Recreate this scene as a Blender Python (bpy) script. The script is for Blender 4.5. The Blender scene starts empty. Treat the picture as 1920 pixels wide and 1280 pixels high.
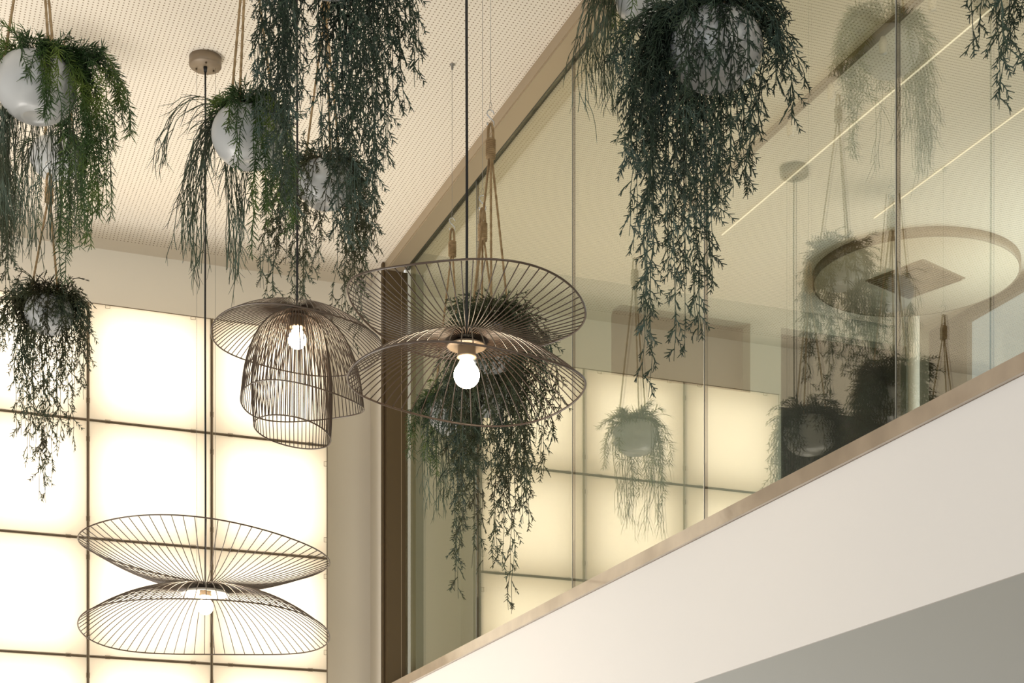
import bpy, math, random
import numpy as np
from mathutils import Vector

# ------------------------------------------------------------------ camera, world, exposure
SC = bpy.context.scene
COL = SC.collection
F = 3230.0            # focal length in pixels of the 1920 px wide frame
HOR = 1805.0          # eye level, in frame rows
CR, SR = 0.9345, 0.3559
EYE = 1.6

cam_d = bpy.data.cameras.new('camera')
cam = bpy.data.objects.new('camera', cam_d)
COL.objects.link(cam)
cam_d.sensor_width = 36.0
cam_d.lens = 36.0 * F / 1920.0
cam_d.shift_y = (HOR - 640.0) / 1920.0
cam_d.clip_start = 0.05
cam.location = (0, 0, EYE)
cam.rotation_euler = (math.pi / 2, 0, -math.atan2(SR, CR))
SC.camera = cam

SC.view_settings.view_transform = 'Standard'
SC.view_settings.look = 'None'
SC.view_settings.gamma = 1
SC.view_settings.use_curve_mapping = False
SC.view_settings.exposure = 0.86

world = bpy.data.worlds.new('world')
SC.world = world
world.use_nodes = True
wn = world.node_tree.nodes
wn['Background'].inputs[0].default_value = (1.0, 0.96, 0.90, 1)
wn['Background'].inputs[1].default_value = 0.44

# daylight through the tall glazed front of the atrium, to the left of and behind the viewer
def area(name, loc, target, sx, sy, power, color):
    l = bpy.data.lights.new(name, 'AREA')
    l.shape = 'RECTANGLE'; l.size = sx; l.size_y = sy
    l.energy = power; l.color = color
    o = bpy.data.objects.new(name, l)
    COL.objects.link(o)
    o.location = loc
    d = Vector(target) - Vector(loc)
    o.rotation_euler = d.to_track_quat('-Z', 'Y').to_euler()
    return o
area('front_daylight', (-3.2, -2.0, 2.8), (1.0, 7.0, 4.4), 4.5, 3.0, 54, (0.80, 0.93, 1.0))
# unseen fill added near the floor to brighten the ceiling
area('ceiling_fill', (-0.5, 6.8, 0.4), (0.0, 6.3, 4.0), 3.0, 1.4, 94, (1.0, 0.95, 0.87))
# unseen fill added to brighten the upper room, then its side window's daylight
area('upper_room_fill', (3.9, -2.7, 3.7), (3.9, 5.0, 4.6), 2.6, 1.4, 118, (1.0, 0.94, 0.86))
area('side_window_daylight', (5.6, 6.0, 3.9), (3.5, 6.0, 4.2), 2.0, 1.5, 30, (0.80, 0.90, 1.0))

# ------------------------------------------------------------------ helpers
def P(px, py, Y):
    """a point at depth Y along the view, in world coordinates"""
    X = (px - 960.0) / F * Y
    return np.array((X * CR + SR * Y, -SR * X + CR * Y, EYE + (HOR - py) / F * Y))

def link(o, parent=None):
    COL.objects.link(o)
    if parent is not None:
        o.parent = parent
    return o

def tag(o, label=None, cat=None, group=None, kind=None):
    if label: o['label'] = label
    if cat: o['category'] = cat
    if group: o['group'] = group
    if kind: o['kind'] = kind
    return o

def empty(name, loc, label=None, cat=None, group=None):
    o = bpy.data.objects.new(name, None)
    o.empty_display_size = 0.05
    COL.objects.link(o)
    o.location = [float(c) for c in loc]
    return tag(o, label, cat, group)

class MB:
    """collects shapes, links them as one mesh object"""
    def __init__(s):
        s.v = []; s.f = []; s.sm = []; s.n = 0
    def add(s, verts, faces, smooth=False):
        verts = np.asarray(verts, float); faces = list(faces)
        s.v.append(verts)
        s.f.extend([tuple(int(i) + s.n for i in f) for f in faces])
        s.sm.extend([smooth] * len(faces))
        s.n += len(verts)
    def box(s, a, b):
        x0, y0, z0 = a; x1, y1, z1 = b
        s.add([(x0, y0, z0), (x1, y0, z0), (x1, y1, z0), (x0, y1, z0), (x0, y0, z1), (x1, y0, z1), (x1, y1, z1), (x0, y1, z1)],
              [(0, 3, 2, 1), (4, 5, 6, 7), (0, 1, 5, 4), (1, 2, 6, 5), (2, 3, 7, 6), (3, 0, 4, 7)])
    def tube(s, pts, r, sides=6, closed=False):
        pts = np.asarray(pts, float); n = len(pts)
        rr = np.full(n, r) if np.isscalar(r) else np.asarray(r, float)
        if closed:
            t = np.roll(pts, -1, 0) - np.roll(pts, 1, 0)
        else:
            t = np.gradient(pts, axis=0)
        t /= np.linalg.norm(t, axis=1)[:, None] + 1e-12
        ref = np.array((0., 0., 1.)) if abs(t[0][2]) < 0.9 else np.array((1., 0., 0.))
        A = np.empty_like(pts); a = ref - t[0] * ref.dot(t[0]); a /= np.linalg.norm(a)
        for i in range(n):
            a = a - t[i] * a.dot(t[i]); a /= np.linalg.norm(a) + 1e-12
            A[i] = a
        B = np.cross(t, A)
        ang = np.linspace(0, 2 * math.pi, sides, endpoint=False)
        V = pts[:, None, :] + rr[:, None, None] * (np.cos(ang)[None, :, None] * A[:, None, :] + np.sin(ang)[None, :, None] * B[:, None, :])
        fs = []
        m = n if closed else n - 1
        for i in range(m):
            j = (i + 1) % n
            for k in range(sides):
                l = (k + 1) % sides
                fs.append((i * sides + k, i * sides + l, j * sides + l, j * sides + k))
        if not closed:
            fs.append(tuple(range(sides))[::-1]); fs.append(tuple((n - 1) * sides + k for k in range(sides)))
        s.add(V.reshape(-1, 3), fs, True)
    def lathe(s, prof, c=(0, 0, 0), seg=40, wob=0.0):
        c = np.asarray(c, float); V = []; fs = []
        for (r, z) in prof:
            for k in range(seg):
                a = 2 * math.pi * k / seg
                V.append((c[0] + r * math.cos(a), c[1] + r * math.sin(a), c[2] + z))
        for i in range(len(prof) - 1):
            for k in range(seg):
                l = (k + 1) % seg
                fs.append((i * seg + k, i * seg + l, (i + 1) * seg + l, (i + 1) * seg + k))
        s.add(V, fs, True)
    def build(s, name, mat, parent=None):
        me = bpy.data.meshes.new(name)
        me.from_pydata(np.concatenate(s.v).tolist(), [], s.f)
        me.polygons.foreach_set('use_smooth', s.sm)
        me.materials.append(mat)
        me.update()
        o = bpy.data.objects.new(name, me)
        return link(o, parent)

class Segs:
    """many tapered three-sided twigs in one mesh"""
    def __init__(s):
        s.a = []; s.b = []; s.ra = []; s.rb = []
    def add(s, a, b, ra, rb):
        s.a.append(a); s.b.append(b); s.ra.append(ra); s.rb.append(rb)
    def build(s, name, mat, parent=None):
        a = np.array(s.a); b = np.array(s.b); ra = np.array(s.ra)[:, None]; rb = np.array(s.rb)[:, None]
        n = len(a)
        t = b - a; t /= np.linalg.norm(t, axis=1)[:, None] + 1e-9
        ref = np.where(np.abs(t[:, 2:3]) < 0.9, np.array([[0., 0., 1.]]), np.array([[1., 0., 0.]]))
        A = np.cross(t, ref); A /= np.linalg.norm(A, axis=1)[:, None] + 1e-9
        B = np.cross(t, A)
        V = np.empty((n, 6, 3))
        for k in range(3):
            ang = 2 * math.pi * k / 3
            d = math.cos(ang) * A + math.sin(ang) * B
            V[:, k] = a + d * ra
            V[:, 3 + k] = b + d * rb
        base = (np.arange(n) * 6)[:, None, None]
        Fq = np.array([[0, 1, 4, 3], [1, 2, 5, 4], [2, 0, 3, 5]])[None] + base
        me = bpy.data.meshes.new(name)
        nf = n * 3
        me.vertices.add(n * 6); me.vertices.foreach_set('co', V.reshape(-1))
        me.loops.add(nf * 4); me.loops.foreach_set('vertex_index', Fq.reshape(-1).astype(np.int32))
        me.polygons.add(nf)
        me.polygons.foreach_set('loop_start', np.arange(0, nf * 4, 4, dtype=np.int32))
        me.polygons.foreach_set('use_smooth', np.ones(nf, dtype=bool))
        me.materials.append(mat)
        me.update(calc_edges=True)
        o = bpy.data.objects.new(name, me)
        return link(o, parent)

# ------------------------------------------------------------------ materials
def mat(name, color, rough=0.6, metal=0.0, spec=0.5, noise=None, bump=0.0, bscale=200.0, coat=0.0):
    m = bpy.data.materials.new(name); m.use_nodes = True
    nt = m.node_tree; b = nt.nodes['Principled BSDF']
    b.inputs['Base Color'].default_value = (*color, 1)
    b.inputs['Roughness'].default_value = rough
    b.inputs['Metallic'].default_value = metal
    b.inputs['Specular IOR Level'].default_value = spec
    b.inputs['Coat Weight'].default_value = coat
    tc = nt.nodes.new('ShaderNodeTexCoord')
    if noise:
        scale, c2 = noise
        n = nt.nodes.new('ShaderNodeTexNoise'); n.inputs['Scale'].default_value = scale
        n.inputs['Detail'].default_value = 4
        nt.links.new(tc.outputs['Object'], n.inputs['Vector'])
        r = nt.nodes.new('ShaderNodeValToRGB')
        r.color_ramp.elements[0].position = 0.35; r.color_ramp.elements[1].position = 0.65
        r.color_ramp.elements[0].color = (*color, 1); r.color_ramp.elements[1].color = (*c2, 1)
        nt.links.new(n.outputs['Fac'], r.inputs['Fac'])
        nt.links.new(r.outputs['Color'], b.inputs['Base Color'])
    if bump:
        n = nt.nodes.new('ShaderNodeTexNoise'); n.inputs['Scale'].default_value = bscale
        nt.links.new(tc.outputs['Object'], n.inputs['Vector'])
        bp = nt.nodes.new('ShaderNodeBump'); bp.inputs['Strength'].default_value = bump
        bp.inputs['Distance'].default_value = 0.002
        nt.links.new(n.outputs['Fac'], bp.inputs['Height'])
        nt.links.new(bp.outputs['Normal'], b.inputs['Normal'])
    return m

def emit(name, color, strength):
    m = bpy.data.materials.new(name); m.use_nodes = True
    nt = m.node_tree; nt.nodes.clear()
    e = nt.nodes.new('ShaderNodeEmission'); o = nt.nodes.new('ShaderNodeOutputMaterial')
    e.inputs[0].default_value = (*color, 1); e.inputs[1].default_value = strength
    nt.links.new(e.outputs[0], o.inputs[0])
    return m

def perforated(name, base, hole, pitch=0.0165, rad=0.175):
    """painted board with a square grid of round holes, laid out by the board's own metric UVs"""
    m = bpy.data.materials.new(name); m.use_nodes = True
    nt = m.node_tree; b = nt.nodes['Principled BSDF']
    b.inputs['Roughness'].default_value = 0.8; b.inputs['Specular IOR Level'].default_value = 0.2
    uv = nt.nodes.new('ShaderNodeUVMap'); uv.uv_map = 'metric'
    sc = nt.nodes.new('ShaderNodeVectorMath'); sc.operation = 'SCALE'; sc.inputs['Scale'].default_value = 1 / pitch
    fr = nt.nodes.new('ShaderNodeVectorMath'); fr.operation = 'FRACTION'
    sb = nt.nodes.new('ShaderNodeVectorMath'); sb.operation = 'SUBTRACT'; sb.inputs[1].default_value = (0.5, 0.5, 0)
    ln = nt.nodes.new('ShaderNodeVectorMath'); ln.operation = 'LENGTH'
    lt = nt.nodes.new('ShaderNodeMath'); lt.operation = 'LESS_THAN'; lt.inputs[1].default_value = rad
    nt.links.new(uv.outputs[0], sc.inputs[0]); nt.links.new(sc.outputs[0], fr.inputs[0])
    nt.links.new(fr.outputs[0], sb.inputs[0]); nt.links.new(sb.outputs[0], ln.inputs[0])
    nt.links.new(ln.outputs['Value'], lt.inputs[0])
    # no holes on the plain border strip (v coordinate beyond the limit)
    sp = nt.nodes.new('ShaderNodeSeparateXYZ'); nt.links.new(uv.outputs[0], sp.inputs[0])
    l2 = nt.nodes.new('ShaderNodeMath'); l2.operation = 'LESS_THAN'; l2.inputs[1].default_value = 8.0
    nt.links.new(sp.outputs[1], l2.inputs[0])
    mu = nt.nodes.new('ShaderNodeMath'); mu.operation = 'MULTIPLY'
    nt.links.new(lt.outputs[0], mu.inputs[0]); nt.links.new(l2.outputs[0], mu.inputs[1])
    mx = nt.nodes.new('ShaderNodeMix'); mx.data_type = 'RGBA'
    mx.inputs[6].default_value = (*base, 1); mx.inputs[7].default_value = (*hole, 1)
    nt.links.new(mu.outputs[0], mx.inputs[0]); nt.links.new(mx.outputs[2], b.inputs['Base Color'])
    return m

def glass_mat(name, tint, ior):
    m = bpy.data.materials.new(name); m.use_nodes = True
    nt = m.node_tree; nt.nodes.clear()
    o = nt.nodes.new('ShaderNodeOutputMaterial'); mx = nt.nodes.new('ShaderNodeMixShader')
    fr = nt.nodes.new('ShaderNodeFresnel')
    ge = nt.nodes.new('ShaderNodeNewGeometry'); mr = nt.nodes.new('ShaderNodeMapRange')   # same reflectance on both faces of the pane
    mr.inputs['To Min'].default_value = ior; mr.inputs['To Max'].default_value = 1 / ior
    nt.links.new(ge.outputs['Backfacing'], mr.inputs['Value']); nt.links.new(mr.outputs[0], fr.inputs[0])
    t = nt.nodes.new('ShaderNodeBsdfTransparent'); t.inputs[0].default_value = (*tint, 1)
    g = nt.nodes.new('ShaderNodeBsdfGlossy'); g.inputs['Roughness'].default_value = 0.0
    g.inputs[0].default_value = (1.0, 0.97, 0.89, 1)
    nt.links.new(fr.outputs[0], mx.inputs[0]); nt.links.new(t.outputs[0], mx.inputs[1]); nt.links.new(g.outputs[0], mx.inputs[2])
    nt.links.new(mx.outputs[0], o.inputs[0])
    return m

def diffuser_mat():
    m = bpy.data.materials.new('panel diffuser film'); m.use_nodes = True
    nt = m.node_tree; nt.nodes.clear()
    o = nt.nodes.new('ShaderNodeOutputMaterial'); mx = nt.nodes.new('ShaderNodeMixShader'); mx.inputs[0].default_value = 0.3
    t = nt.nodes.new('ShaderNodeBsdfTranslucent'); t.inputs[0].default_value = (1.0, 0.96, 0.88, 1)
    d = nt.nodes.new('ShaderNodeBsdfDiffuse'); d.inputs[0].default_value = (0.85, 0.8, 0.7, 1)
    nt.links.new(t.outputs[0], mx.inputs[1]); nt.links.new(d.outputs[0], mx.inputs[2])
    nt.links.new(mx.outputs[0], o.inputs[0])
    return m

def leaf_mat(name, c1, c2, c3, scale=9.0, rough=0.45):
    m = bpy.data.materials.new(name); m.use_nodes = True
    nt = m.node_tree; b = nt.nodes['Principled BSDF']
    b.inputs['Roughness'].default_value = rough; b.inputs['Specular IOR Level'].default_value = 0.35
    tc = nt.nodes.new('ShaderNodeTexCoord'); n = nt.nodes.new('ShaderNodeTexNoise')
    n.inputs['Scale'].default_value = scale; n.inputs['Detail'].default_value = 5
    nt.links.new(tc.outputs['Object'], n.inputs['Vector'])
    r = nt.nodes.new('ShaderNodeValToRGB'); e = r.color_ramp.elements
    e[0].position = 0.32; e[0].color = (*c1, 1); e[1].position = 0.68; e[1].color = (*c3, 1)
    k = e.new(0.5); k.color = (*c2, 1)
    nt.links.new(n.outputs['Fac'], r.inputs['Fac']); nt.links.new(r.outputs['Color'], b.inputs['Base Color'])
    return m

M = {
    'ceiling': perforated('perforated ceiling board', (0.82, 0.75, 0.65), (0.26, 0.19, 0.115)),
    'mezz_ceiling': perforated('perforated upper room ceiling', (0.82, 0.76, 0.65), (0.34, 0.27, 0.18)),
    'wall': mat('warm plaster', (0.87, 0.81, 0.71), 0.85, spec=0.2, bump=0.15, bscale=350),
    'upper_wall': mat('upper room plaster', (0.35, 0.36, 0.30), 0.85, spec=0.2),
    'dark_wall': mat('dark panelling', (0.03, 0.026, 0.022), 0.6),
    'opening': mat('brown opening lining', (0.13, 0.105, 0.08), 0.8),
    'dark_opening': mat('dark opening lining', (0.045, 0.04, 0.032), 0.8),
    'fascia': mat('white painted fascia', (0.80, 0.78, 0.76), 0.75, spec=0.25, bump=0.08, bscale=500),
    'soffit': mat('grey soffit paint', (0.66, 0.68, 0.66), 0.85, spec=0.2, bump=0.08, bscale=500),
    'frame': mat('bronze anodised frame', (0.40, 0.32, 0.22), 0.42, metal=0.35),
    'post': mat('dark bronze post', (0.10, 0.066, 0.03), 0.45, metal=0.3),
    'cap': mat('beige stone capping', (0.40, 0.315, 0.23), 0.3, spec=1.0, coat=0.6, noise=(9, (0.32, 0.25, 0.18))),
    'seal': mat('dark glazing seal', (0.05, 0.045, 0.035), 0.5),
    'edge': mat('bright glass edge', (0.65, 0.66, 0.60), 0.15, metal=0.6),
    'floor': mat('pale stone floor', (0.42, 0.38, 0.33), 0.6),
    'glass': glass_mat('green tinted glazing', (0.90, 0.90, 0.82), 2.7),
    'diffuser': diffuser_mat(),
    'led': emit('led board', (1.0, 0.94, 0.85), 2.35),
    'divider': mat('brown panel divider', (0.19, 0.14, 0.085), 0.6),
    'divider_in': mat('tan light box lining', (0.50, 0.43, 0.34), 0.8),
    'clip': mat('bronze clip', (0.22, 0.17, 0.11), 0.5),
    'wire': mat('dark lacquered wire', (0.075, 0.048, 0.031), 0.33, spec=0.6),
    'cable': mat('black flex', (0.012, 0.012, 0.013), 0.6),
    'steel': mat('steel wire', (0.35, 0.33, 0.30), 0.35, metal=0.9),
    'hook': mat('zinc hook', (0.62, 0.64, 0.66), 0.25, metal=1.0),
    'canopy': mat('taupe ceiling rose', (0.22, 0.165, 0.11), 0.45, metal=0.2),
    'socket': mat('taupe lamp socket', (0.20, 0.15, 0.10), 0.45),
    'reflector': mat('white lamp disc', (0.75, 0.70, 0.62), 0.5),
    'bulb': emit('lit frosted bulb', (1.0, 0.80, 0.55), 26.0),
    'pot': mat('glazed white pot', (0.52, 0.53, 0.53), 0.36, spec=0.5, noise=(5, (0.46, 0.47, 0.47)), coat=0.15),
    'soil': mat('dark soil', (0.03, 0.022, 0.015), 0.9),
    'rope': mat('jute rope', (0.40, 0.28, 0.15), 0.9, noise=(60, (0.25, 0.165, 0.08)), bump=0.6, bscale=400),
    'cypress': leaf_mat('dusty blue green sprays', (0.013, 0.026, 0.017), (0.026, 0.046, 0.026), (0.055, 0.092, 0.076)),
    'cypress_olive': leaf_mat('olive green sprays', (0.036, 0.030, 0.014), (0.044, 0.054, 0.020), (0.06, 0.095, 0.065)),
    'rosemary': leaf_mat('bright needle green', (0.018, 0.045, 0.014), (0.04, 0.085, 0.02), (0.14, 0.20, 0.03)),
    'rush': leaf_mat('grey green rush', (0.03, 0.04, 0.02), (0.05, 0.07, 0.035), (0.12, 0.17, 0.13)),
    'shutter': mat('pale roller shutter', (0.45, 0.52, 0.58), 0.7),
    'facade': mat('blue grey facade', (0.55, 0.68, 0.80), 0.8),
}

# ------------------------------------------------------------------ setting
ZC = EYE + 3.32         # ceiling
VW = 8.08               # plaster wall behind the luminous panels
V0 = 7.80               # plane of the luminous wall
UF = 2.34               # front edge of the upper floor
UG = 2.43               # glazing plane

def structure(mb, name, m):
    return tag(mb.build(name, m), kind='structure')

def grid_surface(name, prof, u0, u1, m, thick=0.06):
    """ceiling board extruded along u from a (v, z) profile, with metric UVs (arc length)"""
    arc = [prof[0][0]]
    for i in range(1, len(prof)):
        arc.append(arc[-1] + math.hypot(prof[i][0] - prof[i - 1][0], prof[i][1] - prof[i - 1][1]))
        verts = []; uvs = []
    for (v, z), s in zip(prof, arc):
        for u in (u0, u1):
            verts.append((u, v, z)); uvs.append((u, s))
    n = len(prof)
    for (v, z) in prof:
        for u in (u0, u1):
            verts.append((u, v, ZC + thick)); uvs.append((u, 99))
    fs = []
    for i in range(n - 1):
        fs.append((2 * i, 2 * i + 2, 2 * i + 3, 2 * i + 1))
        k = 2 * n
        fs.append((k + 2 * i, k + 2 * i + 1, k + 2 * i + 3, k + 2 * i + 2))
        fs.append((2 * i, k + 2 * i, k + 2 * i + 2, 2 * i + 2))
        fs.append((2 * i + 1, 2 * i + 3, k + 2 * i + 3, k + 2 * i + 1))
    fs.append((0, 1, 2 * n + 1, 2 * n)); fs.append((2 * n - 2, 4 * n - 2, 4 * n - 1, 2 * n - 1))
    me = bpy.data.meshes.new(name); me.from_pydata(verts, [], fs)
    l = me.uv_layers.new(name='metric')
    for lp in me.loops:
        l.data[lp.index].uv = uvs[lp.vertex_index]
    me.materials.append(m)
    for p in me.polygons: p.use_smooth = False
    me.update()
    o = bpy.data.objects.new(name, me); link(o)
    return tag(o, kind='structure')

prof = [(-3.0, ZC), (7.74, ZC)]
for i in range(1, 11):
    t = i / 10
    prof.append((7.74 + (VW - 7.74) * t, ZC - 0.035 * t ** 2))
grid_surface('ceiling', prof, -4.0, UF, M['ceiling'])
grid_surface('ceiling_upper_room', [(-3.0, ZC), (7.68, ZC)], UG + 0.01, 5.27, M['mezz_ceiling'])

b = MB(); b.box((-6, -5, -0.1), (7, 9, 0)); structure(b, 'floor', M['floor'])

# luminous wall: plaster around the panel field
PU = [0.415, 0.961, 1.511, 2.054]
PTOP = EYE + 2.93; PH = 0.5235; NR = 4
PBOT = PTOP - NR * PH
b = MB()
b.box((-4.0, VW, 0), (UG + 0.012, VW + 0.2, ZC + 0.06))
b.box((UF + 0.0, 7.862, 0), (UG + 0.012, VW - 0.001, ZC + 0.06))
structure(b, 'wall_back', M['wall'])
b = MB(); b.box((PU[0] - 0.001, V0 + 0.105, PBOT - 0.3), (PU[-1] + 0.001, VW - 0.001, PTOP - 0.002)); structure(b, 'wall_panel_carrier', M['wall'])
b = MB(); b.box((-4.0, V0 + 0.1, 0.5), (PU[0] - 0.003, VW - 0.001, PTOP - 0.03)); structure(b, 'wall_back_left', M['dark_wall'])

GW = 0.013   # seam width
rows = ['top', 'second', 'third', 'lowest']
cols = ['left', 'middle', 'right']
for r in range(NR):
    for c in range(3):
        u0, u1 = PU[c], PU[c + 1]; z1 = PTOP - r * PH; z0 = z1 - PH
        t = empty('light_panel', ((u0 + u1) / 2, V0, z0),
                  'glowing cream wall panel, %s row, %s column beside %s' % (rows[r], cols[c],
                  ['the left edge', 'both neighbours', 'the plaster pier'][c]),
                  'light panel', 'luminous wall panels')
        ox, oy, oz = t.location
        g = GW / 2
        b = MB(); b.box((u0 + g - ox, 0, z0 + g - oz), (u1 - g - ox, 0.003, z1 - g - oz)); b.build('diffuser', M['diffuser'], t)
        b = MB()
        for (a0, a1, c0, c1) in ((u0 + .001, u0 + g, z0, z1), (u1 - g, u1 - .001, z0, z1), (u0 + g, u1 - g, z0 + .001, z0 + g), (u0 + g, u1 - g, z1 - g, z1 - .001)):
            b.box((a0 - ox, 0.004, c0 - oz), (a1 - ox, 0.10, c1 - oz))
        b.build('frame', M['divider'], t)
        b = MB()
        w = 0.003
        for (a0, a1, c0, c1) in ((u0 + g, u0 + g + w, z0 + g, z1 - g), (u1 - g - w, u1 - g, z0 + g, z1 - g),
                                 (u0 + g + w, u1 - g - w, z0 + g, z0 + g + w), (u0 + g + w, u1 - g - w, z1 - g - w, z1 - g)):
            b.box((a0 - ox, 0.005, c0 - oz), (a1 - ox, 0.10, c1 - oz))
        b.build('box_lining', M['divider_in'], t)
        b = MB(); m_ = 0.06
        b.box((u0 + m_ - ox, 0.090, z0 + m_ - oz), (u1 - m_ - ox, 0.095, z1 - m_ - oz)); b.build('led_board', M['led'], t)
        # outlined clips near the ends of the top and right edge
        for (cu, cz) in ((u0 + 0.085, z1), (u1 - 0.085, z1), (u1, z0 + 0.085), (u1, z1 - 0.085)):
            if cz >= PTOP: cz -= 0.012
            if cu >= PU[-1]: cu -= 0.012
            b = MB(); hw, hh, lw = (0.011, 0.008, 0.0011)
            if cu in (u1, u1 - 0.012): hw, hh = hh, hw
            b.box((-hw, -0.003, -hh), (hw, 0, -hh + lw)); b.box((-hw, -0.003, hh - lw), (hw, 0, hh))
            b.box((-hw, -0.003, -hh + lw), (-hw + lw, 0, hh - lw)); b.box((hw - lw, -0.003, -hh + lw), (hw, 0, hh - lw))
            k_ = b.build('panel_clip', M['clip']); k_.location = (cu, V0 - 0.0005, cz)
            tag(k_, 'tiny outlined bracket clip across a seam of the glowing wall', 'clip', 'bracket clips on the luminous wall seams')

# upper floor: fascia, soffit, capping
Z_SOF = EYE + 0.842; Z_CAP0 = EYE + 1.267; Z_CAP1 = EYE + 1.310
VN = -3.0
b = MB(); b.box((UF + 0.012, VN, Z_SOF), (UF + 0.018, 7.86, Z_CAP0)); structure(b, 'wall_fascia', M['fascia'])
b = MB(); b.box((UF + 0.0181, VN, Z_SOF), (6.0, 7.86, Z_SOF + 0.05)); structure(b, 'ceiling_soffit', M['soffit'])
b = MB(); b.box((UF + 0.031, VN, EYE + 1.0), (5.5, 7.66, EYE + 1.15)); structure(b, 'floor_upper_room', M['floor'])
b = MB(); b.box((UF, VN, Z_CAP0 + 0.001), (2.56, 7.86, Z_CAP1)); structure(b, 'trim_cap', M['cap'])

# head frame
b = MB()
b.box((UF, VN, ZC - 0.045), (UG - 0.012, 7.86, ZC + 0.06))
b.box((UF + 0.004, VN, ZC - 0.052), (UG - 0.012, 7.86, ZC - 0.045))
structure(b, 'trim_head', M['frame'])
b = MB(); b.box((UG - 0.012, VN, ZC - 0.040), (UG + 0.02, 7.799, ZC + 0.05)); structure(b, 'trim_head_seal', M['seal'])
# corner post with its seal
b = MB(); b.box((UF - 0.012, 7.835, EYE), (UF - 0.002, 7.86, ZC - 0.005)); b.box((UF + 0.0005, 7.80, Z_CAP1 + 0.001), (UG + 0.012, 7.86, ZC - 0.054))
structure(b, 'trim_post', M['post'])
b = MB(); b.box((UG - 0.0205, 7.797, Z_CAP1 + 0.001), (UG - 0.019, 7.7995, ZC - 0.056)); structure(b, 'trim_post_bead', M['frame'])

# glazing panes and butt joints
joints = [7.80, 6.80, 5.765, 4.725, 3.683, 2.64, 1.6, 0.56]
for i in range(len(joints) - 1):
    b = MB(); b.box((UG, joints[i + 1] + 0.004, Z_CAP1 - 0.0), (UG + 0.006, joints[i] - 0.004, ZC - 0.041))
    structure(b, 'window_%d' % (i + 1), M['glass'])
for i, v in enumerate(joints[1:-1]):
    b = MB(); b.box((UG + 0.001, v - 0.0035, Z_CAP1 + 0.001), (UG + 0.011, v + 0.0005, ZC - 0.042))
    structure(b, 'trim_joint_%d' % (i + 1), M['seal'])
    b = MB(); b.box((UG - 0.0005, v + 0.0008, Z_CAP1 + 0.001), (UG + 0.0115, v + 0.0035, ZC - 0.042))
    structure(b, 'trim_glass_edge_%d' % (i + 1), M['edge'])

# upper room behind the glass
VB = 7.68
def z_at(y, Y): return EYE + (HOR - y) / F * Y
ZU0 = EYE + 1.15; ZU1 = ZC + 0.06
O1 = (3.443, 4.209, EYE + 3.219); O2 = (4.385, 5.13, EYE + 3.222)
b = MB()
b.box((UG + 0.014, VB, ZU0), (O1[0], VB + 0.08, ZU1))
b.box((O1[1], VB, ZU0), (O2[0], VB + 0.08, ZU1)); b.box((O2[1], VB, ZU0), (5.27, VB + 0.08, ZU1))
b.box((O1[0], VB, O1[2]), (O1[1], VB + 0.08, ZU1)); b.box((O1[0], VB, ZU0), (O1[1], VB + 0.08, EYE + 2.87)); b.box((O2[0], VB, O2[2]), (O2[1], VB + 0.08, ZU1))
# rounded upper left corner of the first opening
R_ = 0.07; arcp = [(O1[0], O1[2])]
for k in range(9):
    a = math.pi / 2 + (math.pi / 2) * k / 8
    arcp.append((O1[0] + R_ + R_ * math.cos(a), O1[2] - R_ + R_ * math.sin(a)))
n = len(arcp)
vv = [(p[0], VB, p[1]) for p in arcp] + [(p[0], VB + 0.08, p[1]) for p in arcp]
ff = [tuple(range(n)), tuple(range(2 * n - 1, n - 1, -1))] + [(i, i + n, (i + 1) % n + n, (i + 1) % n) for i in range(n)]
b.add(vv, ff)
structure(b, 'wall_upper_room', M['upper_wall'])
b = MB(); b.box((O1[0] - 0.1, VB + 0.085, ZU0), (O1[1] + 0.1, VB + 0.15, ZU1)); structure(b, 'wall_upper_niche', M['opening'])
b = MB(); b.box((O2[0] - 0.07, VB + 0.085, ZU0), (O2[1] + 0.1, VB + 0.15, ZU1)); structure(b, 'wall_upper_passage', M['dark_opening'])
# right wall with its window
UR = 5.27; W0, W1 = 5.6, 7.37; WZ = EYE + 3.28
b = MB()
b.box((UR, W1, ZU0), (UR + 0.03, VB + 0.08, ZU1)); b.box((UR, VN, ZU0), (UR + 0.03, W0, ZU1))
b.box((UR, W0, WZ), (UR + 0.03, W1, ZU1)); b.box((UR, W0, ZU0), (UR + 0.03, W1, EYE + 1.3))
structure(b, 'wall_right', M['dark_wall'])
b = MB()
b.box((UR - 0.01, W0, WZ - 0.03), (UR + 0.02, W1, WZ)); b.box((UR - 0.01, W1 - 0.035, EYE + 1.3), (UR + 0.02, W1, WZ - 0.03))
b.box((UR - 0.01, W0, EYE + 1.3), (UR + 0.02, W0 + 0.035, WZ - 0.03))
structure(b, 'window_frame_upper', M['seal'])
b = MB(); b.box((UR + 0.002, W0 + 0.035, EYE + 1.3), (UR + 0.01, W1 - 0.035, WZ - 0.03))
structure(b, 'window_8', glass_mat('outer window glass', (0.93, 0.96, 0.98), 1.45))

# facade across the street, with a roller shutter
t = empty('neighbour_building', (9.5, 9, 0), 'pale blue grey facade with slatted shutter seen outside the upper window', 'building')
b = MB(); b.box((0, -6, 0), (0.4, 6, 9)); b.box((-0.12, -6, 5.35), (0, 6, 5.5)); b.build('wall', M['facade'], t)
b = MB()
for k in range(46):
    z = 6.2 + 0.05 * k
    b.box((-0.055, -1.6, z), (-0.01, 1.6, z + 0.038))
b.box((-0.05, -1.7, 6.1), (-0.002, -1.6, 8.6)); b.box((-0.05, 1.6, 6.1), (-0.002, 1.7, 8.6))
b.build('shutter', M['shutter'], t)

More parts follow.
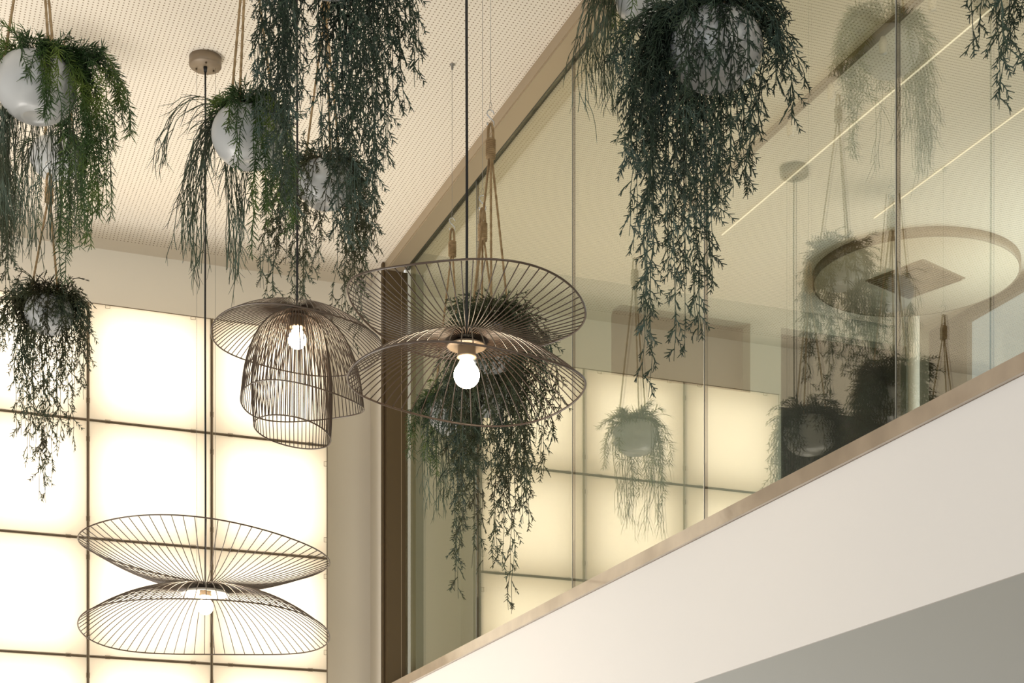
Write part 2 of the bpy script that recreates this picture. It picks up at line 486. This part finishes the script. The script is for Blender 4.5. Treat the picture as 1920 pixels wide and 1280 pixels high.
# slim round column of the upper room
t = empty('column', (5.02, 7.45, ZU0), 'slim pale round column standing in front of the upper room corner', 'column')
b = MB(); b.lathe([(0.0, 0), (0.03, 0), (0.03, 2.16), (0.022, 2.185), (0.0, 2.195)], seg=28); b.build('shaft', M['wall'], t)

# round ceiling disc with its square grille
t = empty('ceiling_disc', (4.74, 7.02, ZC), 'large round cream ceiling disc with a dark square grille', 'ceiling disc')
b = MB(); b.lathe([(0.0, -0.046), (0.477, -0.046), (0.477, -0.001), (0.0, -0.001)], seg=96); d_ = b.build('disc', mat('cream disc', (0.62, 0.55, 0.43), 0.8), t)
b = MB(); b.lathe([(0.478, -0.0455), (0.486, -0.0455), (0.486, -0.001), (0.478, -0.001)], seg=96); b.build('rim', M['canopy'], t)
b = MB()
q = 0.155
for k in range(16):
    x = -q + 2 * q * k / 15
    b.box((x - 0.004, -q, -0.058), (x + 0.004, q, -0.050))
b.box((-q - 0.012, -q - 0.012, -0.051), (q + 0.012, q + 0.012, -0.0465))
g_ = b.build('grille', M['canopy'], t); g_.rotation_euler = (0, 0, math.radians(20))

# spotlight track on the upper ceiling and two light-catching seams as glowing strips
t = empty('spotlight_track', (3.41, 5.7, ZC), 'narrow ceiling track with small spotlights behind the tall glazing', 'spotlight track')
b = MB(); b.box((-0.014, -1.1, -0.02), (0.014, 1.1, -0.001)); b.build('rail', M['canopy'], t)
for k, dv in enumerate((-0.75, -0.45, -0.1, 0.2, 0.5)):
    b = MB(); b.lathe([(0.0, -0.09), (0.013, -0.09), (0.015, -0.05), (0.008, -0.031), (0.0, -0.031)], c=(0, dv, 0), seg=14)
    s_ = b.build('spotlight', M['reflector'], t)
for (u_, va, vb_, lab) in ((3.69, 4.6, 7.0, 'thin bright ceiling line nearer the glass, crossing above the brown rose'),
                          (4.24, 4.4, 6.6, 'thin bright ceiling line farther right, ending above the big disc')):
    b = MB(); b.box((u_ - 0.0025, va, ZC - 0.004), (u_ + 0.0025, vb_, ZC - 0.0005))
    tag(b.build('ceiling_seam_glow', emit('ceiling line', (1.0, 0.9, 0.7), 0.75)), lab, 'ceiling seam', 'bright seams on the upper ceiling')

# ------------------------------------------------------------------ pendant lamps
def wave(z, terms):
    def fn(phi):
        return z + sum(a * math.cos(n * (phi - p)) for (a, n, p) in terms)
    return fn

def shade(parent, name, hub_r, hub_z, R, zfn, prof, n, rw, rr, label=None):
    """radial wires from the hub to a waved rim; prof is a list of (radius, drop) fractions"""
    pr = np.array(prof); s = np.linspace(0, 1, len(pr))
    ss = np.linspace(0, 1, 22)
    # smooth resampling of the profile
    pf = np.stack([np.interp(ss, s, pr[:, 0]), np.interp(ss, s, pr[:, 1])], 1)
    for _ in range(3):
        pf[1:-1] = 0.25 * pf[:-2] + 0.5 * pf[1:-1] + 0.25 * pf[2:]
    b = MB()
    for k in range(n):
        phi = 2 * math.pi * (k + 0.5) / n
        Rr = R(phi) if callable(R) else R
        rad = hub_r + (Rr - hub_r) * pf[:, 0]; z = hub_z + (zfn(phi) - hub_z) * pf[:, 1]
        b.tube(np.stack([rad * math.cos(phi), rad * math.sin(phi), z], 1), rw, 5)
    o = b.build(name, M['wire'], parent)
    if label: o['label'] = label
    b = MB(); ph = np.linspace(0, 2 * math.pi, 120, endpoint=False)
    b.tube([((R(p) if callable(R) else R) * math.cos(p), (R(p) if callable(R) else R) * math.sin(p), zfn(p)) for p in ph], rr, 7, True)
    b.build('rim_wire', M['wire'], o)
    b = MB(); b.tube([(hub_r * math.cos(p), hub_r * math.sin(p), hub_z) for p in np.linspace(0, 2 * math.pi, 32, endpoint=False)], rr * 0.9, 6, True)
    b.build('hub_ring', M['wire'], o)
    return o

def lamp_base(name, px, Y, z_hub, bulb_z, bulb_r, cable_r, label, sock_r=0.021):
    p = P(px, 1000, Y)
    t = empty(name, (p[0], p[1], z_hub), label, 'pendant lamp')
    top = ZC - z_hub
    b = MB(); b.lathe([(0, top - 0.034), (0.056, top - 0.034), (0.059, top - 0.030), (0.059, top - 0.001), (0, top - 0.001)], seg=48)
    cn = b.build('canopy', M['canopy'], t)
    for a in (0.4, 2.5, 4.6):
        b = MB()
        b.lathe([(0, top - 0.040), (0.0035, top - 0.040), (0.0035, top - 0.0345), (0, top - 0.0345)], c=(0.036 * math.cos(a), 0.036 * math.sin(a), 0), seg=10)
        b.build('screw', M['post'], cn)
    b = MB(); b.lathe([(0, top - 0.052), (0.006, top - 0.052), (0.0075, top - 0.0345), (0, top - 0.0345)], seg=14); b.build('cord_grip', M['cable'], cn)
    zz = np.linspace(0.0, top - 0.05, 24)
    b = MB(); b.tube([(0.0008 * math.sin(z * 5), 0.0008 * math.cos(z * 4), z) for z in zz], cable_r, 8); b.build('cable', M['cable'], t)
    bz = bulb_z - z_hub
    b = MB(); b.lathe([(0, bz + bulb_r * 2.35), (sock_r * .8, bz + bulb_r * 2.35), (sock_r * .95, bz + bulb_r * 2.25), (sock_r, bz + bulb_r * 1.55), (sock_r * 1.06, bz + bulb_r * 1.5), (sock_r * 1.06, bz + bulb_r * 1.35), (sock_r * .7, bz + bulb_r * 1.34)], seg=28)
    b.lathe([(0, 0.004), (sock_r * .5, 0.004), (sock_r * .5, bz + bulb_r * 2.3), (0, bz + bulb_r * 2.3)], seg=16)
    b.build('socket', M['socket'], t)
    b = MB(); pr = []
    for k in range(17):
        a = -math.pi / 2 + (math.pi * 0.5 + 0.72) * k / 16
        pr.append((max(0.0, bulb_r * math.cos(a)), bulb_r * math.sin(a)))
    pr += [(bulb_r * .58, bulb_r * .98), (bulb_r * .47, bulb_r * 1.2), (bulb_r * .44, bulb_r * 1.45)]
    b.lathe(pr, c=(0, 0, bz), seg=32)
    b.build('bulb', M['bulb'], t)
    return t, top

DOME = [(0, 0), (0.16, -0.03), (0.33, 0.06), (0.5, 0.2), (0.67, 0.4), (0.84, 0.67), (1, 1)]
CUP = [(0, 0), (0.17, 0.03), (0.34, 0.13), (0.5, 0.28), (0.67, 0.48), (0.84, 0.73), (1, 1)]
THA = math.atan2(CR, SR)     # azimuth from a lamp away from the viewer

# big lower left lamp
Y1 = 6.32; s1 = F / Y1
zh = EYE + (HOR - 1103) / s1
t, top = lamp_base('pendant_lamp', 385, Y1, zh, EYE + (HOR - 1137) / s1, 0.0295, 0.0035,
                   'double wire pendant lamp hanging lowest before the luminous wall')
RT = math.atan2(-SR, CR)      # azimuth of the picture's right
shade(t, 'upper_shade', 0.028, 0.006, lambda p: 0.448 + 0.006 * math.cos(2 * p), wave(0.133, [(-0.026, 1, RT), (-0.014, 1, THA), (0.006, 3, RT + .5)]), CUP, 70, 0.0016, 0.0026)
shade(t, 'lower_shade', 0.028, 0.0, lambda p: 0.448 + 0.006 * math.cos(2 * p), wave(-0.155, [(-0.0235, 1, THA), (-0.008, 2, RT), (0.008, 3, RT - .5)]), DOME, 70, 0.0016, 0.0026)
b = MB(); b.lathe([(0.0, -0.002), (0.075, -0.012), (0.09, -0.022), (0.085, -0.024), (0.07, -0.015), (0.0, -0.006)], seg=40); b.build('disc', M['reflector'], t)
b = MB()
for a in (RT + .25, RT + math.pi - .35):
    b.tube([(0.036 * math.cos(a), 0.036 * math.sin(a), 0.01), (0.036 * math.cos(a), 0.036 * math.sin(a), top - 0.035)], 0.0007, 5)
b.build('suspension_wire', M['steel'], t)

# big central lamp
Y3 = 4.45; k3 = Y3 / 4.73; s3 = F / Y3
zh = EYE + (HOR - 640) / s3
t, top = lamp_base('pendant_lamp', 875, Y3, zh, EYE + (HOR - 703) / s3, 0.0335, 0.0038,
                   'double wire pendant lamp in the centre with a large bare lit bulb', 0.024)
shade(t, 'upper_shade', 0.026, 0.012, 0.326 * k3, wave(0.0905 * k3, [(-0.017, 1, RT), (-0.0115, 1, THA), (0.010, 2, RT), (0.011, 3, RT + math.pi)]), CUP, 66, 0.0015, 0.0028)
shade(t, 'lower_shade', 0.026, 0.0, 0.326 * k3, wave(-0.120 * k3, [(-0.012, 1, RT), (0.008, 3, RT + 2.2), (0.004, 2, RT)]), DOME, 66, 0.0015, 0.0028)
b = MB(); b.lathe([(0.0, -0.004), (0.04, -0.006), (0.052, -0.012), (0.05, -0.015), (0.0, -0.010)], seg=36); b.build('disc', M['socket'], t)

# jellyfish lamp left of the centre
Y2 = 5.06; s2 = F / Y2
zh = EYE + (HOR - 581) / s2
t, top = lamp_base('pendant_lamp', 557, Y2, zh, EYE + (HOR - 637) / s2, 0.027, 0.0032,
                   'jellyfish wire pendant lamp with a bell cage hanging under its wide brim')
zc = lambda y: (HOR - y) / s2 + EYE - zh
shade(t, 'brim_shade', 0.020, 0.0, 0.249, wave(zc(640), [(-0.016, 1, RT), (-0.013, 1, THA), (0.006, 3, RT)]), DOME, 80, 0.0013, 0.0021)
BELL = [(0, 0), (0.32, 0.02), (0.55, 0.13), (0.72, 0.28), (0.84, 0.45), (0.93, 0.64), (0.97, 0.82), (1, 1)]
shade(t, 'bell_shade', 0.020, -0.012, lambda p: 0.180 + 0.016 * math.cos(p - RT), wave(zc(757), [(0.014, 2, RT + 1.0), (-0.008, 1, RT)]), BELL, 80, 0.0013, 0.0021)
BELL2 = [(0, 0), (0.45, 0.02), (0.75, 0.12), (0.92, 0.28), (1.03, 0.46), (1.07, 0.64), (1.05, 0.82), (1, 1)]
shade(t, 'inner_shade', 0.020, -0.020, lambda p: 0.112 - 0.014 * math.cos(p - RT), wave(zc(811), [(-0.017, 1, RT), (-0.0125, 1, THA)]), BELL2, 60, 0.0013, 0.0021)

# ------------------------------------------------------------------ hanging planters
rng = random.Random(7)
def rnd(a, b): return rng.uniform(a, b)
def unit(v): return v / (np.linalg.norm(v) + 1e-9)
def perp(t, ang):
    ref = np.array((0., 0., 1.)) if abs(t[2]) < 0.9 else np.array((1., 0., 0.))
    A = unit(np.cross(t, ref)); B = np.cross(t, A)
    return math.cos(ang) * A + math.sin(ang) * B
DOWN = np.array((0., 0., -1.))

def bez(p0, p1, p2, p3, step, jit):
    L = np.linalg.norm(p1 - p0) + np.linalg.norm(p2 - p1) + np.linalg.norm(p3 - p2)
    n = max(4, int(L * 0.93 / step))
    t = np.linspace(0, 1, n)[:, None]
    pts = (1 - t) ** 3 * p0 + 3 * (1 - t) ** 2 * t * p1 + 3 * (1 - t) * t * t * p2 + t ** 3 * p3
    w = np.zeros((n, 3)); ph = [rnd(0, 6.28) for _ in range(6)]
    s = np.linspace(0, L, n)
    for k in range(2):
        w[:, k] = jit * (np.sin(s * 23 + ph[k]) * 0.6 + np.sin(s * 61 + ph[k + 2]) * 0.3)
    w *= np.minimum(1, s / 0.05)[:, None]
    return pts + w

def cypress(S, path, dens=1.0, size=1.0):
    n = len(path); az = rnd(0, 6.28)
    for i in range(n - 1):
        f = i / n
        S.add(path[i], path[i + 1], 0.0019 * size * (1 - .55 * f), 0.0018 * size * (1 - .55 * f))
        if rng.random() > dens * .85: continue
        az += 2.4 + rnd(-.5, .5)
        t = unit(path[i + 1] - path[i])
        d = unit(t * rnd(.5, .95) + perp(t, az) * rnd(.6, 1.0) + DOWN * .15)
        L = size * rnd(0.024, 0.062) * (1.0 - .35 * f)
        p = path[i]; k = 3
        for j in range(k):
            q = p + d * (L / k)
            r0 = 0.0017 * size * (1 - .22 * j)
            S.add(p, q, r0, r0 * .85)
            for sgn in (0, math.pi):
                a2 = az + sgn + rnd(-.4, .4)
                sd = unit(d * 1.0 + perp(d, a2) * rnd(.6, .95))
                sl = size * rnd(.009, .017)
                S.add(q, q + sd * sl, 0.0017 * size, 0.0008 * size)
            p = q
            d = unit(d + DOWN * .22 + np.array((rnd(-.2, .2), rnd(-.2, .2), rnd(-.15, .15))))
        S.add(p, p + d * size * .010, 0.0018 * size, 0.0008 * size)

def rosemary(S, path, dens=1.0, size=1.0):
    n = len(path)
    for i in range(n - 1):
        f = i / n
        S.add(path[i], path[i + 1], 0.0013, 0.0012)
        t = unit(path[i + 1] - path[i])
        for k in range(rng.choice((2, 3))):
            a = rnd(0, 6.28)
            d = unit(t * rnd(.4, 1.0) + perp(t, a) * rnd(.6, 1.0))
            L = size * rnd(.016, .034)
            m = path[i] + d * L * .55
            S.add(path[i], m, 0.0008, 0.0014)
            S.add(m, m + unit(d + DOWN * .15) * L * .45, 0.0014, 0.0003)

def rush(S, path, dens=1.0, size=1.0):
    n = len(path)
    for i in range(n - 1):
        S.add(path[i], path[i + 1], 0.0012, 0.0012)
        if i % 2 == 0 and rng.random() < 0.6 * dens:
            p = path[i]; t = unit(path[i + 1] - path[i])
            d = unit(t + perp(t, rnd(0, 6.28)) * rnd(.35, .6))
            for j in range(rng.choice((2, 3, 3, 4))):
                q = p + d * rnd(.018, .034)
                S.add(p, q, 0.00115, 0.00105)
                if rng.random() < .5:
                    e = unit(d + perp(d, rnd(0, 6.28)) * .45)
                    S.add(q, q + e * rnd(.02, .045), 0.0010, 0.0004)
                p = q; d = unit(d + DOWN * .5 + np.array((rnd(-.3, .3), rnd(-.3, .3), 0)))
            S.add(p, p + d * .02, 0.0010, 0.0004)

KIND = {'cypress': (cypress, 0.0175), 'rosemary': (rosemary, 0.0085), 'rush': (rush, 0.022)}
RIGHT = np.array((CR, -SR, 0.)); FWD = np.array((SR, CR, 0.))

def planter(label, px, py, Y, R, apex, sets, ropes=3, rope_az=0.3, green=None, hook=True, crown_n=30, crown=('cypress', 0.10), rope_top=None):
    c = P(px, py, Y)
    H = R * 1.36
    t = empty('hanging_planter', (c[0], c[1], c[2] - H / 2), label, 'hanging planter')
    org = np.array(t.location)
    rim = 0.80 * R
    # rounded pot with a small flat foot and an open top
    pr = [(0.0, 0.004), (0.30 * R, 0.004), (0.36 * R, 0.0), (0.42 * R, 0.006)]
    for k in range(1, 20):
        a = -1.12 + (1.12 + 0.66) * k / 19
        pr.append((R * math.cos(a), H * 0.575 + H * 0.575 / math.sin(1.12) * math.sin(a) * (1.0 if a < 0 else 1.0)))
    zt = pr[-1][1]; rr = pr[-1][0]
    pr += [(rr - 0.003, zt + 0.003), (rr - 0.008, zt), (rr - 0.01, zt - 0.02)]
    b = MB(); b.lathe(pr, seg=48); pot = b.build('pot', M['pot'], t)
    b = MB(); b.lathe([(0, zt - 0.012), (rr - 0.011, zt - 0.014)], seg=32); b.build('soil', M['soil'], pot)
    # jute hanger
    b = MB(); A = apex + zt
    for k in range(ropes):
        a = rope_az + 2 * math.pi * k / ropes
        e = np.array((rr * .97 * math.cos(a), rr * .97 * math.sin(a), zt + 0.002))
        tp = np.array((0.004 * math.cos(a), 0.004 * math.sin(a), A))
        s = np.linspace(0, 1, 60)[:, None]
        line = e * (1 - s) + tp * s
        rad = 0.0036 * (1 + .12 * np.sin(np.arange(60) * 2.1))
        b.tube(line, rad, 6)
    hang = b.build('rope_hanger', M['rope'], t)
    b = MB()
    kp = [(0.0125 * math.cos(x), 0.0125 * math.sin(x), A - 0.005 + x * 0.0009) for x in np.linspace(0, 2 * math.pi * 9, 130)]
    b.tube(kp, 0.0031, 6)
    b.lathe([(0.0, A - 0.008), (0.0115, A - 0.006), (0.0115, A + 0.05), (0.0, A + 0.052)], seg=16)
    loop = []
    for x in np.linspace(0, 1, 24):
        a = x * math.pi
        loop.append((0.008 * math.cos(a) * (1.0 if x < 2 else 1), 0, A + 0.05 + 0.045 * math.sin(a) ** .7))
    b.tube(loop, 0.0042, 6)
    b.build('knot', M['rope'], hang)
    if hook:
        # S-hook, wire loop and ceiling wire
        b = MB(); h0 = A + 0.088; rad = 0.011; pts = []
        for x in np.linspace(-2.9, 0.6, 16): pts.append((0.0 + rad * math.cos(x - 0.2), 0.001, h0 + rad + rad * math.sin(x - 0.2)))
        for x in np.linspace(0.6, -2.6, 16)[::-1]: pass
        for x in np.linspace(3.7, 0.1, 18): pts.append((rad * math.cos(x), 0.001, h0 + 3.4 * rad + rad * math.sin(x)))
        b.tube(pts, 0.0018, 7); b.build('s_hook', M['hook'], t)
        b = MB(); zt2 = ZC - org[2]
        zl = h0 + 4.35 * rad
        b.tube([(0, 0.001, zl + 0.02), (0, 0.001, zt2 - 0.012)], 0.0008, 5)
        b.tube([(0, 0, zl), (0.004, 0, zl + .008), (0.0025, 0, zl + .018), (0, 0, zl + 0.026), (-0.0025, 0, zl + .018), (-0.004, 0, zl + .008)], 0.0007, 5, True)
        b.lathe([(0, zt2 - 0.022), (0.004, zt2 - 0.02), (0.005, zt2 - 0.006), (0.010, zt2 - 0.003), (0.010, zt2 - 0.001), (0, zt2 - 0.001)], seg=14)
        b.build('ceiling_wire', M['steel'], t)
    # foliage
    S = {}
    def strand(kind, start, p1, p2, end, size=1.0, dens=1.0):
        fn, st = KIND[kind]
        if kind not in S: S[kind] = Segs()
        path = bez(start, p1, p2, end, st * (size if kind == 'cypress' else 1), 0.006)
        fn(S[kind], path - org, dens, size)
    top = org + np.array((0, 0, zt))
    for st in sets:
        kind, tx, ty, n, sx, sy = st[:6]
        o = st[6] if len(st) > 6 else {}
        size = o.get('size', 1.0)
        for _ in range(max(1, int(round(n * {'cypress': .78, 'rosemary': .62, 'rush': .9}[kind])))):
            x = tx + rng.gauss(0, sx); y = ty - abs(rng.gauss(0, sy * .65))
            dep = Y + o.get('dz', 0.0) + rnd(-.7, .7) * R
            if o.get('front'): dep = Y - R * rnd(1.05, 1.4)
            elif abs(x - px) < R / Y * F * .9: dep = Y + R * (rnd(.3, 1.3) if rng.random() > o.get('pf', .22) else -rnd(1.05, 1.3))
            e = P(x, y, dep)
            # leave the rim towards the side where the strand ends
            off = (e - top); lat = off.dot(RIGHT); fw = off.dot(FWD)
            if abs(lat) < R * .6 and o.get('front', None) is None:
                fw = math.copysign(R, fw)
                lat = lat + rnd(-.3, .3) * R
            if o.get('front'): fw = -R
            d = unit(RIGHT * (lat + rnd(-.4, .4) * R) + FWD * fw)
            s = top + d * rr * rnd(.3, .9)
            drop = top[2] - e[2]
            out = o.get('out', 0.35)
            rise = o.get('rise', .05)
            reach = max(R * 1.12, min(abs(off[:2].dot(d[:2])), R * 3.5))
            p1 = s + d * reach * .55 + np.array((0, 0, rise + rnd(0, .03)))
            kk = top + d * reach * rnd(.95, 1.15)
            if o.get('front'): kk = top + d * R * rnd(1.1, 1.3)
            p2 = kk * (1 - .45) + e * .45; p2[2] = top[2] - max(drop, .02) * rnd(.25, .45)
            strand(kind, s, p1, p2, e, size, o.get('dens', 1.0))
    ck, cl = crown
    for _ in range(crown_n):
        a = rnd(0, 6.28); d = np.array((math.cos(a), math.sin(a), 0.))
        s = top + d * rr * rnd(0, .85)
        L = cl * rnd(.6, 1.15)
        e = s + d * L * rnd(.5, 1.1) + np.array((0, 0, L * rnd(-.45, .75)))
        p1 = s + np.array((0, 0, L * .5)) + d * L * .2; p2 = (s + e) / 2 + np.array((0, 0, L * .5))
        strand(ck, s, p1, p2, e)
    nm = {'cypress': 'scaly_foliage', 'rosemary': 'needle_foliage', 'rush': 'rush_foliage'}
    for k, s_ in S.items():
        m = M[k if not (green and k == 'cypress') else green]
        s_.build(nm[k], m, t)
    return t

C, RO, RU = 'cypress', 'rosemary', 'rush'

# A: large pot at the upper left
planter('large white pot at the upper left edge with bright needle foliage and hanging rushes', 68, 170, 4.6, 0.107, 0.52, [
    (RO, 250, 262, 5, 8, 20, {'rise': .10}), (RO, 215, 215, 5, 15, 25, {'rise': .10}), (RO, 205, 300, 5, 12, 40, {'rise': .07}),
    (RO, 190, 420, 12, 14, 60, {}), (RO, 160, 470, 10, 16, 60, {}), (RO, 130, 480, 8, 14, 60, {}), (RO, 165, 330, 10, 14, 40, {}),
    (RO, 88, 235, 6, 8, 30, {'front': 1}), (RO, 55, 150, 4, 10, 20, {'front': 1}), (RO, 100, 200, 4, 10, 20, {'front': 1}), (RO, 195, 95, 4, 12, 15, {'rise': .06}), (RO, -10, 130, 6, 20, 20),
    (RO, 120, 540, 4, 10, 30, {'dz': .2}),
    (RU, 25, 500, 20, 20, 60, {'pf': 0}), (RU, 95, 480, 14, 25, 60, {'pf': 0}), (RU, 12, 440, 14, 14, 60, {'pf': 0}), (RU, 135, 420, 5, 15, 60, {'pf': 0}),
], crown_n=60, crown=(RO, 0.10), rope_az=1.0)
# B: smaller pot just below it
planter('small white pot directly below the large upper left pot', 103, 300, 6.2, 0.090, 0.66, [
    (RO, 130, 470, 12, 18, 50, {}), (RO, 70, 430, 5, 18, 50, {}), (RO, 150, 400, 8, 12, 40, {}), (RU, 60, 470, 8, 20, 50, {}),
], crown_n=14, crown=(RO, 0.06), rope_az=2.0)
# C: pot in front of the luminous wall
planter('white pot in front of the glowing wall at left with olive trailing sprays', 92, 592, 5.9, 0.083, 0.34, [
    (C, 80, 950, 7, 7, 50, {}), (C, 72, 870, 8, 12, 60, {}), (C, 45, 830, 6, 10, 70, {}), (C, 30, 760, 6, 12, 80, {}), (C, 115, 850, 7, 12, 70, {}),
    (C, 150, 790, 5, 8, 70, {}), (C, 162, 700, 8, 9, 50, {}), (C, 5, 670, 8, 12, 40, {}), (C, 150, 620, 4, 8, 20, {'rise': .05}), (C, 20, 620, 4, 10, 20, {'rise': .05}), (C, 120, 720, 5, 14, 50, {}), (C, 60, 700, 5, 16, 50, {}),
], crown_n=34, crown=(C, 0.10), green='cypress_olive', rope_az=0.9)
# L: mostly beyond the left edge
planter('dark trailing planter cut off by the left edge of the picture', -75, 330, 5.3, 0.09, 0.45, [
    (C, 8, 600, 7, 8, 100, {}), (C, 2, 480, 8, 8, 80, {}), (C, 5, 350, 6, 6, 60, {}), (C, -40, 700, 10, 20, 120, {}),
], crown_n=20, crown=(C, 0.10), green='cypress_olive')
# D
planter('white pot with bright needle foliage below the brown ceiling rose', 465, 262, 4.7, 0.099, 0.52, [
    (RO, 500, 330, 5, 8, 25, {'front': 1}), (RO, 440, 320, 3, 5, 20, {'front': 1}), (RO, 415, 250, 4, 8, 20, {'front': 1}), (RO, 395, 215, 5, 10, 12, {'rise': .05}),
    (RO, 520, 400, 10, 14, 60, {}), (RO, 480, 500, 4, 8, 50, {}), (RO, 545, 450, 8, 12, 60, {}), (RO, 500, 430, 8, 14, 50, {}),
    (RU, 308, 325, 4, 6, 30, {'rise': .09}), (RU, 365, 520, 14, 16, 60, {'dz': .1}), (RU, 350, 430, 8, 10, 60, {'dz': .1}), (RU, 435, 535, 12, 14, 60, {'pf': 0}), (RU, 455, 480, 4, 12, 50, {'pf': 0}),
], crown_n=60, crown=(RO, 0.075), rope_az=2.1)
# E
planter('small white pot half hidden behind the dark sprays above the jellyfish lamp', 610, 350, 5.70, 0.095, 0.50, [
    (C, 500, 585, 6, 8, 60, {}), (C, 520, 500, 7, 12, 60, {}), (C, 562, 575, 12, 14, 70, {}), (C, 545, 480, 7, 16, 60, {}), (C, 590, 520, 5, 10, 50, {}),
    (C, 640, 610, 6, 10, 70, {}), (C, 680, 570, 9, 14, 70, {}), (C, 650, 500, 7, 16, 60, {}), (C, 690, 480, 7, 10, 50, {}), (C, 665, 660, 4, 10, 60, {}),
], crown_n=30, crown=(C, 0.09), green='cypress_olive', rope_az=.5)
# J: pot above the frame, long dark sprays
planter('long dark blue green sprays hanging from above, left of the centre', 620, -70, 4.1, 0.10, 0.42, [
    (C, 497, 270, 6, 9, 50, {}), (C, 525, 330, 8, 10, 60, {}), (C, 548, 430, 8, 12, 80, {}), (C, 555, 250, 6, 12, 60, {}), (C, 515, 160, 8, 16, 50, {}),
    (C, 622, 330, 9, 12, 70, {}), (C, 630, 470, 7, 14, 60, {}), (C, 665, 480, 8, 14, 80, {}), (C, 660, 280, 10, 16, 70, {}), (C, 690, 360, 8, 12, 70, {}),
    (C, 700, 415, 4, 8, 30, {}), (C, 725, 330, 4, 6, 40, {}), (C, 735, 230, 5, 12, 50, {}), (C, 785, 170, 3, 4, 30, {'rise': .08}), (C, 765, 140, 4, 8, 40, {'rise': .08}), (C, 740, 100, 6, 14, 40),
], crown_n=20, crown=(C, 0.10))
# H
planter('white pot behind the big trailing planter, by the bronze head frame', 1212, 2, 4.756, 0.086, 0.40, [
    (RU, 1098, 215, 6, 8, 40, {'rise': .08}), (RU, 1125, 190, 10, 10, 40, {'rise': .06}), (RU, 1145, 180, 8, 10, 50, {}), (RU, 1105, 130, 8, 10, 50, {'rise': .06}), (RU, 1160, 230, 4, 8, 30, {}),
    (RO, 1170, 90, 6, 12, 30, {}), (RO, 1300, 150, 8, 15, 40, {}), (RO, 1340, 100, 8, 14, 40, {'rise': .08}), (RO, 1290, 240, 7, 10, 50, {}), (RO, 1240, 120, 6, 14, 40, {}),
], crown_n=50, crown=(RO, 0.09))
# G
planter('big pot at top right of centre with the longest dark green sprays', 1342, 100, 3.9, 0.106, 0.40, [
    (C, 1212, 745, 3, 5, 30, {}), (C, 1215, 650, 5, 7, 50, {}), (C, 1270, 690, 4, 9, 40, {}), (C, 1305, 640, 5, 8, 50, {}), (C, 1325, 560, 7, 10, 60, {}),
    (C, 1260, 540, 8, 14, 70, {}), (C, 1205, 470, 8, 12, 70, {}), (C, 1185, 340, 8, 9, 60, {}), (C, 1225, 330, 10, 16, 70, {}), (C, 1175, 220, 8, 10, 50, {}), (C, 1150, 130, 4, 10, 30, {'rise': .06}),
    (C, 1285, 430, 9, 16, 70, {}), (C, 1350, 420, 7, 12, 60, {}), (C, 1400, 390, 4, 6, 50, {}), (C, 1410, 300, 4, 8, 40, {}), (C, 1375, 340, 4, 10, 50, {}),
    (C, 1285, 300, 3, 10, 60, {'front': 1}), (C, 1320, 360, 3, 12, 60, {'front': 1}), (C, 1365, 380, 4, 14, 60, {'front': 1}), (C, 1405, 330, 3, 8, 50, {'front': 1}),
    (C, 1484, 238, 3, 3, 20, {'rise': .08}), (C, 1460, 170, 5, 8, 40, {'rise': .07}), (C, 1500, 170, 1, 4, 10, {'rise': .10}), (C, 1450, 120, 5, 12, 30, {'rise': .06}),
    (C, 1240, 180, 8, 20, 50, {}),
], crown_n=44, crown=(C, 0.13))
# K
planter('dark sprays hanging in at the top right corner', 1885, -110, 3.4, 0.10, 0.40, [
    (C, 1875, 205, 2, 4, 20, {}), (C, 1830, 110, 3, 5, 30, {}), (C, 1895, 130, 4, 8, 40, {}), (C, 1870, 90, 3, 8, 30, {}), (C, 1925, 180, 5, 10, 60, {}),
], crown_n=24, crown=(C, 0.12))
# F1, F2, F3: cluster behind the central lamp
planter('planter on the tallest rope behind the central lamp, with long olive sprays', 920, 655, 5.06, 0.090, 0.51, [
    (C, 955, 1165, 3, 4, 30, {}), (C, 930, 820, 6, 24, 60, {'front': 1}), (C, 960, 760, 5, 20, 40, {'front': 1}), (C, 880, 780, 5, 14, 40, {'front': 1}), (C, 930, 1090, 5, 8, 60, {}), (C, 900, 1080, 4, 8, 60, {}), (C, 852, 1130, 3, 5, 30, {}), (C, 985, 1000, 6, 10, 80, {}), (C, 940, 960, 8, 18, 80, {}),
    (C, 1040, 830, 5, 8, 60, {}), (C, 1010, 780, 6, 12, 60, {}), (C, 1025, 900, 3, 6, 40, {}), (C, 870, 960, 8, 12, 80, {}), (C, 900, 850, 9, 20, 60, {}), (C, 840, 800, 8, 14, 60, {}), (C, 975, 870, 6, 18, 70, {}),
], crown_n=60, crown=(C, 0.12), green='cypress_olive', rope_az=.2)
planter('planter on the middle-height rope behind the central lamp, its pot buried in sprays', 905, 742, 5.42, 0.086, 0.44, [
    (C, 870, 1000, 8, 14, 80, {}), (C, 850, 900, 6, 14, 60, {'dz': -.05}), (C, 900, 880, 5, 20, 60, {'front': 1}), (C, 940, 990, 8, 16, 80, {}), (C, 830, 880, 6, 12, 60, {}), (C, 980, 920, 7, 12, 60, {}), (C, 905, 900, 8, 22, 60, {}), (C, 860, 1060, 3, 6, 50, {}),
], crown_n=34, crown=(C, 0.10), rope_az=1.3)
planter('small pot nearest the glass with light green needles, lowest rope of the cluster', 848, 782, 6.366, 0.087, 0.545, [
    (RO, 790, 870, 8, 12, 40, {'size': 1.1}), (RO, 815, 920, 6, 12, 40, {}), (RO, 880, 860, 6, 14, 40, {}), (RU, 805, 970, 8, 12, 60, {}), (RU, 850, 960, 14, 16, 60, {}), (RO, 770, 830, 4, 8, 20, {}),
], crown_n=46, crown=(RO, 0.085), rope_az=.7)
